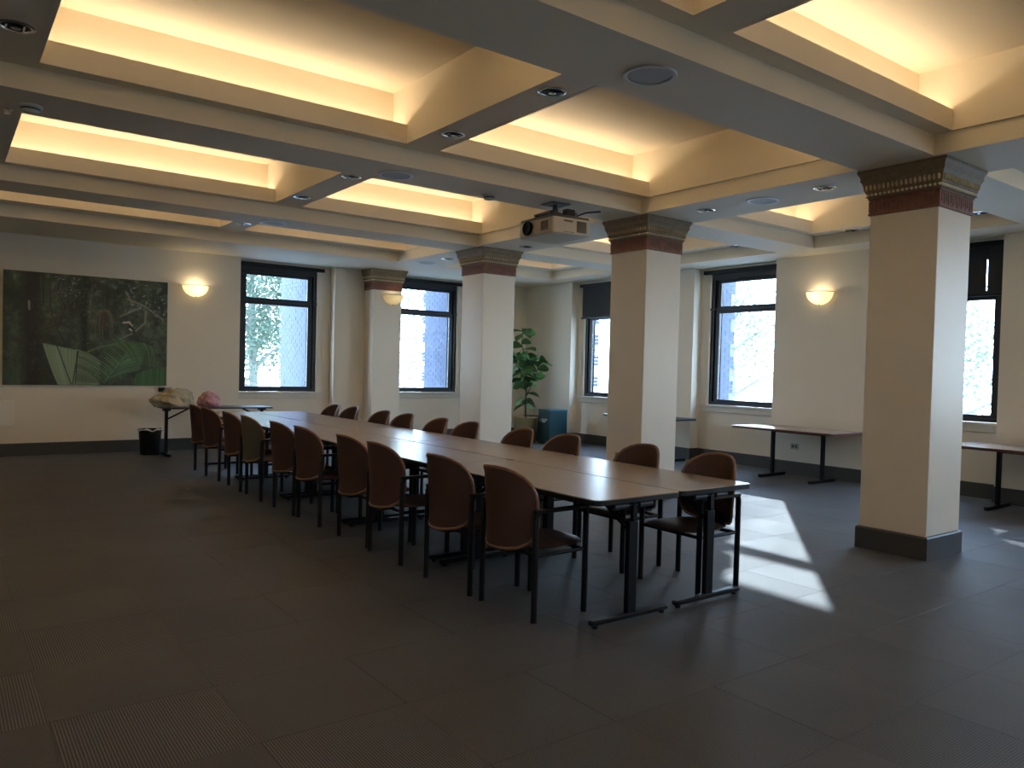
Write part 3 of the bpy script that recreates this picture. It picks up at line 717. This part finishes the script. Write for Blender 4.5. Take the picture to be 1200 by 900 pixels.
stroke(curve((500, 600), (640, 520), (760, 530)), 0.010, 0.008, (0.10, 0.17, 0.07), 0.7)
for i in range(24):
    f = i/23; stroke(curve((700+220*f, 535-30*f*(1-f)*3), (760+190*f, 560), (800+150*f, 640+40*f)), 0.006, 0.003, tint((0.075, 0.13, 0.06), 0.5+0.8*random.random()), 0.8)
for i in range(40):
    f = i/39; stroke([(830+200*f, 735-45*math.sin(f*2.2)), (825+205*f, 805)], 0.006, 0.006, tint((0.05, 0.115, 0.05), 0.7+0.6*random.random()), 0.85)
for i in range(14): stroke([(25+i*8, 660+i*0.5), (25+i*8, 800)], 0.008, 0.008, tint((0.06, 0.085, 0.055), 0.7+0.5*random.random()), 0.6)
for q in ([(330, 540), (420, 800)], [(462, 585), (430, 800)], [(455, 590), (448, 800)], [(250, 560), (330, 800)]): stroke(q, 0.005, 0.005, (0.018, 0.025, 0.014), 0.9)
img = np.clip((img*7)**1.25/7*1.35, 0, 1)
verts = np.zeros((NX*NY, 3)); verts[:, 0] = (uu*W_).ravel(); verts[:, 2] = (vv*Hh).ravel()
idx = np.arange(NX*NY).reshape(NY, NX); quads = np.stack([idx[:-1, :-1], idx[:-1, 1:], idx[1:, 1:], idx[1:, :-1]], -1).reshape(-1, 4)
pme = bpy.data.meshes.new('printed_canvas'); pme.from_pydata(verts.tolist(), [], quads.tolist())
ca = pme.color_attributes.new('print', 'FLOAT_COLOR', 'POINT'); ca.data.foreach_set('color', np.concatenate([img.reshape(-1, 3), np.ones((NX*NY, 1))], 1).ravel().astype(np.float32))
pm = mat('jungle_print', (0.1, 0.1, 0.1), 0.35); at = pm.node_tree.nodes.new('ShaderNodeVertexColor'); at.layer_name = 'print'
pm.node_tree.links.new(at.outputs['Color'], pm.node_tree.nodes['Principled BSDF'].inputs['Base Color']); pme.materials.append(pm)
t = thing('jungle_picture', 'wide dark green picture of a jungle with palm fronds on the back wall', 'picture', (0.755, YW-0.045, 1.065))
MB().box(0, W_, 0.001, 0.044, 0, Hh).build('stretcher_panel', mat('panel_edge', (0.02, 0.025, 0.02), 0.5), t)
pc = bpy.data.objects.new('printed_canvas', pme); COL.objects.link(pc); pc.parent = t

# ------------------------------------------------------------------ sconces
def sconce(loc, rz, label, lit, power):
    t = thing('wall_sconce', label, 'lamp', loc, rz, 'half-bowl wall sconces')       # +Y points into the wall
    prof = []
    for i in range(13):
        a = PI/2*i/12; prof.append((0.205*math.sin(a) if i else 0.002, -0.185*math.cos(a)))
    mb = MB(); mb.lathe([(r, z) for r, z in prof], n=28, a0=PI, a1=2*PI)
    o = mb.build('glass_bowl', m_shade_lit if lit else m_shade_dim, t, smooth=True)
    MB().tube([(0.207*math.cos(PI+PI*i/24), 0.207*math.sin(PI+PI*i/24), 0.0) for i in range(25)], 0.006, 6).build('rim', m_pipe if False else mat('sconce_rim', (0.35, 0.30, 0.2), 0.4), t, smooth=True)
    MB().sph((0, -0.03, -0.19), 0.012, 0.012, 0.012, 8, 5).build('finial', m_bronze, t, smooth=True)
    MB().box(-0.06, 0.06, -0.012, 0.0, -0.14, 0.0).build('back_plate', m_plate, t)
    ld = bpy.data.lights.new('bulb', 'POINT'); ld.energy = power; ld.shadow_soft_size = 0.035; ld.color = (1.0, 0.80, 0.50)
    lo = bpy.data.objects.new('bulb', ld); COL.objects.link(lo); lo.parent = t; lo.location = (0, -0.09, -0.03)
sconce((3.43, YW-0.002, 2.745), 0, 'glowing half-bowl sconce on the back wall right of the jungle picture', True, 1.4)
sconce((6.90, 13.378, 2.83), 0, 'dim half-bowl sconce on the half column at the back wall', False, 0.35)
sconce((XW-0.002, 6.55, 2.74), -PI/2, 'glowing half-bowl sconce on the right wall between two windows', True, 1.2)

# ------------------------------------------------------------------ ceiling fixtures
def downlight(x, y, z, label):
    t = thing('recessed_downlight', label, 'ceiling light', (x, y, z-0.0015), 0, 'recessed downlights')
    MB().lathe([(0.075, 0), (0.078, -0.007), (0.092, -0.009), (0.102, -0.004), (0.102, 0.0005)], n=24).build('trim_ring', m_chrome, t, smooth=True)
    MB().lathe([(0, -0.0005), (0.077, -0.0015)], n=24).build('recess_shadow', m_dark, t)  # flat disc, no hole; shade of a recess painted in as black
    b = MB(); b.lathe([(0.024, -0.001), (0.028, -0.012), (0.020, -0.016), (0, -0.017)], n=12); b.box(0.035, 0.045, -0.045, 0.045, -0.010, -0.001); b.box(-0.055, -0.045, -0.03, 0.03, -0.010, -0.001)
    b.build('lamp', m_chrome, t, smooth=True)
DL = [(0.36, 5.6, H1, 'dark recessed downlight at the top left corner of the photo'),
      (3.45, 4.33, H1, 'recessed downlight on the narrow rib nearest the camera, larger of two'),
      (3.455, 5.66, H1, 'recessed downlight on the near narrow rib, at its far end'),
      (3.44, 7.66, H1, 'recessed downlight on the middle narrow rib, near end, left of a round speaker'),
      (3.43, 9.01, H1, 'recessed downlight on the middle narrow rib, at its far end'),
      (3.46, 11.33, H1, 'recessed downlight on the farthest narrow rib beside the round speaker'),
      (6.735, 4.24, H0, 'recessed downlight on the wide beam between the two nearest columns, near end'),
      (6.735, 5.68, H0, 'recessed downlight on the wide beam close to the middle column'),
      (9.72, 5.72, H1, 'recessed downlight left of the near column by the right wall'),
      (9.72, 7.63, H1, 'recessed downlight above the bright window left of the sconce'),
      (9.72, 4.10, H1, 'recessed downlight showing just right of the near column'),
      (6.9, 9.19, H0, 'recessed downlight on the wide beam, under the projector in the photo'),
      (6.78, 11.2, H0, 'recessed downlight on the wide beam just beyond the far free column')]
for d in DL: downlight(*d)
def speaker(x, y, z, label, r=0.165):
    t = thing('ceiling_speaker', label, 'speaker', (x, y, z-0.0015), 0, 'round ceiling speakers')
    MB().lathe([(r*0.82, -0.004), (r*0.86, -0.010), (r*0.97, -0.010), (r, -0.004), (r, 0.0005)], n=32).build('bezel', m_white, t, smooth=True)
    MB().lathe([(0, -0.007), (r*0.45, -0.007), (r*0.84, -0.005)], n=32).build('grille', m_grille, t, smooth=True)
speaker(3.43, 3.36, H0, 'largest round white ceiling speaker, on the beam at the top of the photo')
speaker(3.44, 6.66, H0, 'round ceiling speaker on the middle beam above the projector\'s left')
speaker(3.43, 10.03, H0, 'round ceiling speaker on the farthest long beam near the back wall')
speaker(6.78, 4.97, H0, 'round white ceiling speaker between the near column and the middle column')
speaker(6.80, 8.45, H0, 'round ceiling speaker on the wide beam behind the projector')
speaker(6.79, 11.9, H0, 'round ceiling speaker just in front of the half column')
def smoke(x, y, z, label):
    t = thing('smoke_detector', label, 'smoke detector', (x, y, z-0.0015), 0, 'round smoke detectors')
    MB().lathe([(0.078, 0.0005), (0.078, -0.012), (0.062, -0.018), (0.060, -0.035), (0.045, -0.048), (0, -0.05)], n=24).build('housing', m_white, t, smooth=True)
    MB().lathe([(0.0625, -0.020), (0.0635, -0.027), (0.0612, -0.033)], n=24).build('vent_ring', m_projd, t)
smoke(0.52, 6.68, H0, 'smoke detector at the left edge above the second coffer')
smoke(4.57, 6.75, H0, 'smoke detector on the middle beam left of the projector')
t = thing('sprinkler_head', 'small sprinkler head at the far left edge of the ceiling', 'sprinkler', (0.40, 6.88, H0-0.0015))
MB().lathe([(0, 0.0005), (0.03, 0.0005), (0.032, -0.004), (0.012, -0.008), (0.010, -0.03), (0.022, -0.034), (0, -0.036)], n=14).build('head', m_chrome, t, smooth=True)

# ------------------------------------------------------------------ projector
t = thing('projector', 'cream ceiling-mounted projector hanging left of the middle column', 'projector', (5.07, 6.30, 2.925), math.radians(-4)); t.scale = (1.08, 1.08, 1.38)
PW, PD, PH = 0.46, 0.60, 0.145
body = MB().rrect(0, PW, 0, PD, 0.0, PH-0.02, 0.03, 5, 0.008).build('body', m_proj, t, smooth=True)
MB().rrect(0.005, PW-0.005, 0.005, PD-0.005, PH-0.021, PH, 0.028, 5, 0.006).build('top_cover', m_projd, t, smooth=True)
l = MB()
l.lathe([(0.060, 0), (0.062, 0.02), (0.056, 0.028), (0.050, 0.026), (0.04, 0.020), (0, 0.014)], n=24)
lo = l.build('lens', mat('lens_black', (0.006, 0.005, 0.006), 0.6, 0.0, 0.1), t, smooth=True); lo.rotation_euler = (0, -PI/2, 0); lo.location = (-0.003, 0.42, 0.068); lo.scale = (0.9, 1.25, 1)
v = MB()
for i in range(7): v.box(-0.003, 0.002, 0.08+i*0.018, 0.09+i*0.018, 0.03, 0.10)
v.build('front_vent', m_projd, t)
v = MB()
for i in range(11): v.box(0.29+i*0.011, 0.297+i*0.011, -0.003, 0.002, 0.022, 0.108)
v.build('side_vent', m_projd, t)
MB().box(0.135, 0.24, -0.002, 0.002, 0.094, 0.106).build('side_slot', m_projd, t); MB().box(0.14, 0.26, -0.002, 0.001, 0.015, 0.019).build('side_slot', m_projd, t)
mo = MB(); mo.cyl((0.24, 0.30, 0.19), (0.24, 0.30, 0.2705), 0.03, 10); mo.box(0.13, 0.35, 0.2, 0.40, 0.262, 0.2705)
mo.box(0.08, 0.40, 0.16, 0.19, 0.165, 0.18); mo.box(0.08, 0.40, 0.41, 0.44, 0.165, 0.18); mo.box(0.1, 0.13, 0.12, 0.48, 0.178, 0.195); mo.box(0.35, 0.38, 0.12, 0.48, 0.178, 0.195)
for a in (0.1, 0.37):
    for b in (0.14, 0.45): mo.cyl((a, b, 0.14), (a, b, 0.18), 0.008, 6)
mo.cyl((0.24, 0.30, 0.17), (0.24, 0.30, 0.20), 0.06, 12); mo.build('ceiling_mount', m_gun, t, smooth=True)
cb_ = MB(); cb_.tube([(0.42, 0.3, 0.15), (0.50, 0.32, 0.20), (0.62, 0.30, 0.24), (0.80, 0.28, 0.266)], 0.008, 6); cb_.box(0.20, 0.30, 0.05, 0.12, 0.15, 0.20); cb_.build('cable', m_black, t, smooth=True)

# ------------------------------------------------------------------ recycling box
t = thing('recycling_box', 'teal rectangular bin with small white print beside the brass pot', 'bin', (9.67, 11.95, 0))
MB().box(0, 0.46, 0, 0.36, 0, 0.66).build('box_body', m_teal, t, bevel=0.008)
MB().box(-0.004, 0.464, -0.004, 0.364, 0.655, 0.69).build('lid', m_tealtop, t, bevel=0.006)
pr = MB().lathe([(0.018, 0), (0.028, 0)], n=20).build('printed_logo', m_label, t); pr.rotation_euler = (0, -PI/2, 0); pr.location = (-0.0025, 0.285, 0.47)
for s_, z_ in (('Recycle', 0.475), ('Paper', 0.435)):
    cu = bpy.data.curves.new('print', 'FONT'); cu.body = s_; cu.size = 0.056; cu.extrude = 0.0008; cu.offset = 0.0012
    o = bpy.data.objects.new('printed_words', cu); COL.objects.link(o); o.parent = t
    o.matrix_local = Matrix(((0, 0, -1, -0.003), (-1, 0, 0, 0.245), (0, 1, 0, z_), (0, 0, 0, 1))); cu.materials.append(m_label)
    bpy.context.view_layer.update(); me_ = bpy.data.meshes.new_from_object(o.evaluated_get(bpy.context.evaluated_depsgraph_get())); mo_ = o.matrix_local.copy(); bpy.data.objects.remove(o)
    o = bpy.data.objects.new('printed_words', me_); COL.objects.link(o); o.parent = t; o.matrix_local = mo_

# ------------------------------------------------------------------ plant
PX, PY = 9.50, 12.5
t = thing('potted_fig', 'tall fiddle-leaf fig in a brass pot behind the far free column', 'plant', (PX, PY, 0))
MB().lathe([(0, 0), (0.20, 0), (0.215, 0.02), (0.245, 0.50), (0.25, 0.515), (0.235, 0.515), (0.232, 0.47), (0, 0.46)], n=32).build('pot', m_brass, t, smooth=True)
MB().lathe([(0, 0.478), (0.12, 0.482), (0.231, 0.474)], n=20).build('soil', m_soil, t, smooth=True)
bcyl = MB().lathe([(0, 0), (0.19, 0), (0.20, 0.02), (0.21, 0.50), (0.20, 0.51), (0.19, 0.45), (0, 0.44)], n=28).build('cylinder', mat('black_cylinder', (0.015, 0.015, 0.016), 0.5), None, smooth=True)  # plain black open cylinder behind the brass pot
bcyl.location = (9.93, 12.84, 0); tag(bcyl, 'black planter behind the brass pot, mostly hidden', 'cylinder')
stems = []
sm = MB()
main = [(0, 0, 0.47), (-0.02, 0.0, 0.8), (0.02, 0.02, 1.2), (-0.05, 0.0, 1.6), (-0.14, 0.02, 2.0), (-0.12, 0.0, 2.3)]
sm.tube(main, [0.016, 0.014, 0.012, 0.010, 0.008, 0.005], 7)
side = [(0.0, 0.0, 0.95), (0.10, -0.05, 1.2), (0.22, -0.06, 1.5), (0.30, -0.02, 1.72)]
sm.tube(side, [0.011, 0.010, 0.008, 0.005], 6)
side2 = [(0.0, 0.02, 1.05), (-0.15, -0.08, 1.3), (-0.30, -0.05, 1.6), (-0.36, 0.0, 1.85)]
sm.tube(side2, [0.011, 0.010, 0.008, 0.005], 6)
sm.build('stem', m_stem, t, smooth=True)
lm = MB(); NL = 8; vs = []
for i in range(NL+1):
    f = i/NL; w = 0.40*(math.sin(PI*min(1, f*1.02))**0.7)*(0.55+0.55*f) if 0 < f < 1 else 0.012
    for j in (-1, -0.5, 0, 0.5, 1): vs.append((f, j*w, -0.18*f*f+0.10*abs(j)*w/0.3+0.015*math.sin(f*25)*abs(j)))
fs = []
for i in range(NL):
    for j in range(4): fs.append((i*5+j, i*5+j+1, i*5+6+j, i*5+5+j))
n_ = len(vs); lm.add(vs+[(a, b, c-0.008) for a, b, c in vs], fs+[tuple(n_+k_ for k_ in f[::-1]) for f in fs])
leaf_me = lm.mesh('leaf', m_leaf, True)
def along(path, f):
    p = f*(len(path)-1); i = min(int(p), len(path)-2); return Vector(path[i]).lerp(Vector(path[i+1]), p-i)
rl = random.Random(4)
specs = []
for k_ in range(30): specs.append((along(main, 0.16+0.80*k_/29 if k_ < 24 else 0.9+0.02*(k_-24)), k_*2.4, rl.uniform(-0.3, 0.7)))
for k_ in range(15): specs.append((along(side, 0.3+0.7*k_/14), k_*2.4+1, rl.uniform(-0.2, 0.8)))
for k_ in range(15): specs.append((along(side2, 0.3+0.7*k_/14), k_*2.4+2, rl.uniform(-0.2, 0.8)))
for p, a, el in specs:
    o = bpy.data.objects.new('leaf', leaf_me); COL.objects.link(o); o.parent = t; o.location = p
    s = rl.uniform(0.25, 0.36); o.scale = (s, s, s); o.rotation_euler = (rl.uniform(-1.1, 1.1), -el+0.2, a)

# ------------------------------------------------------------------ small wall items
t = thing('wall_panel', 'flat cream access panel low on the back wall at the left edge', 'panel', (0.5, YW-0.001, 0.452))
MB().box(0, 0.40, -0.03, 0, 0, 0.375).build('cover', mat('panel_cream', (0.86, 0.82, 0.72), 0.4), t, bevel=0.003)
tag(MB().box(2.875, 2.975, YW-0.04, YW-0.001, 0.965, 1.035).build('wall_bracket', m_black, bevel=0.004), 'small black bracket on the wall under the jungle picture\'s right corner', 'bracket')
t = thing('power_outlet', 'grey double outlet on the right wall under the red-brown edged table', 'outlet', (XW-0.001, 6.90, 0.42))
MB().box(-0.006, 0, -0.07, 0.07, -0.045, 0.045).build('plate', m_plate, t, bevel=0.002); MB().box(-0.008, -0.006, -0.045, -0.01, -0.02, 0.02).box(-0.008, -0.006, 0.01, 0.045, -0.02, 0.02).build('sockets', m_projd, t)
t = thing('power_outlet', 'small beige outlet low on the middle column', 'outlet', (6.795-0.2935, 6.72, 0.47))
MB().box(-0.006, 0, -0.04, 0.04, -0.055, 0.055).build('plate', mat('beige_plate', (0.42, 0.33, 0.17), 0.4), t, bevel=0.002); MB().box(-0.008, -0.006, -0.015, 0.015, 0.008, 0.035).box(-0.008, -0.006, -0.015, 0.015, -0.035, -0.008).build('sockets', m_projd, t)
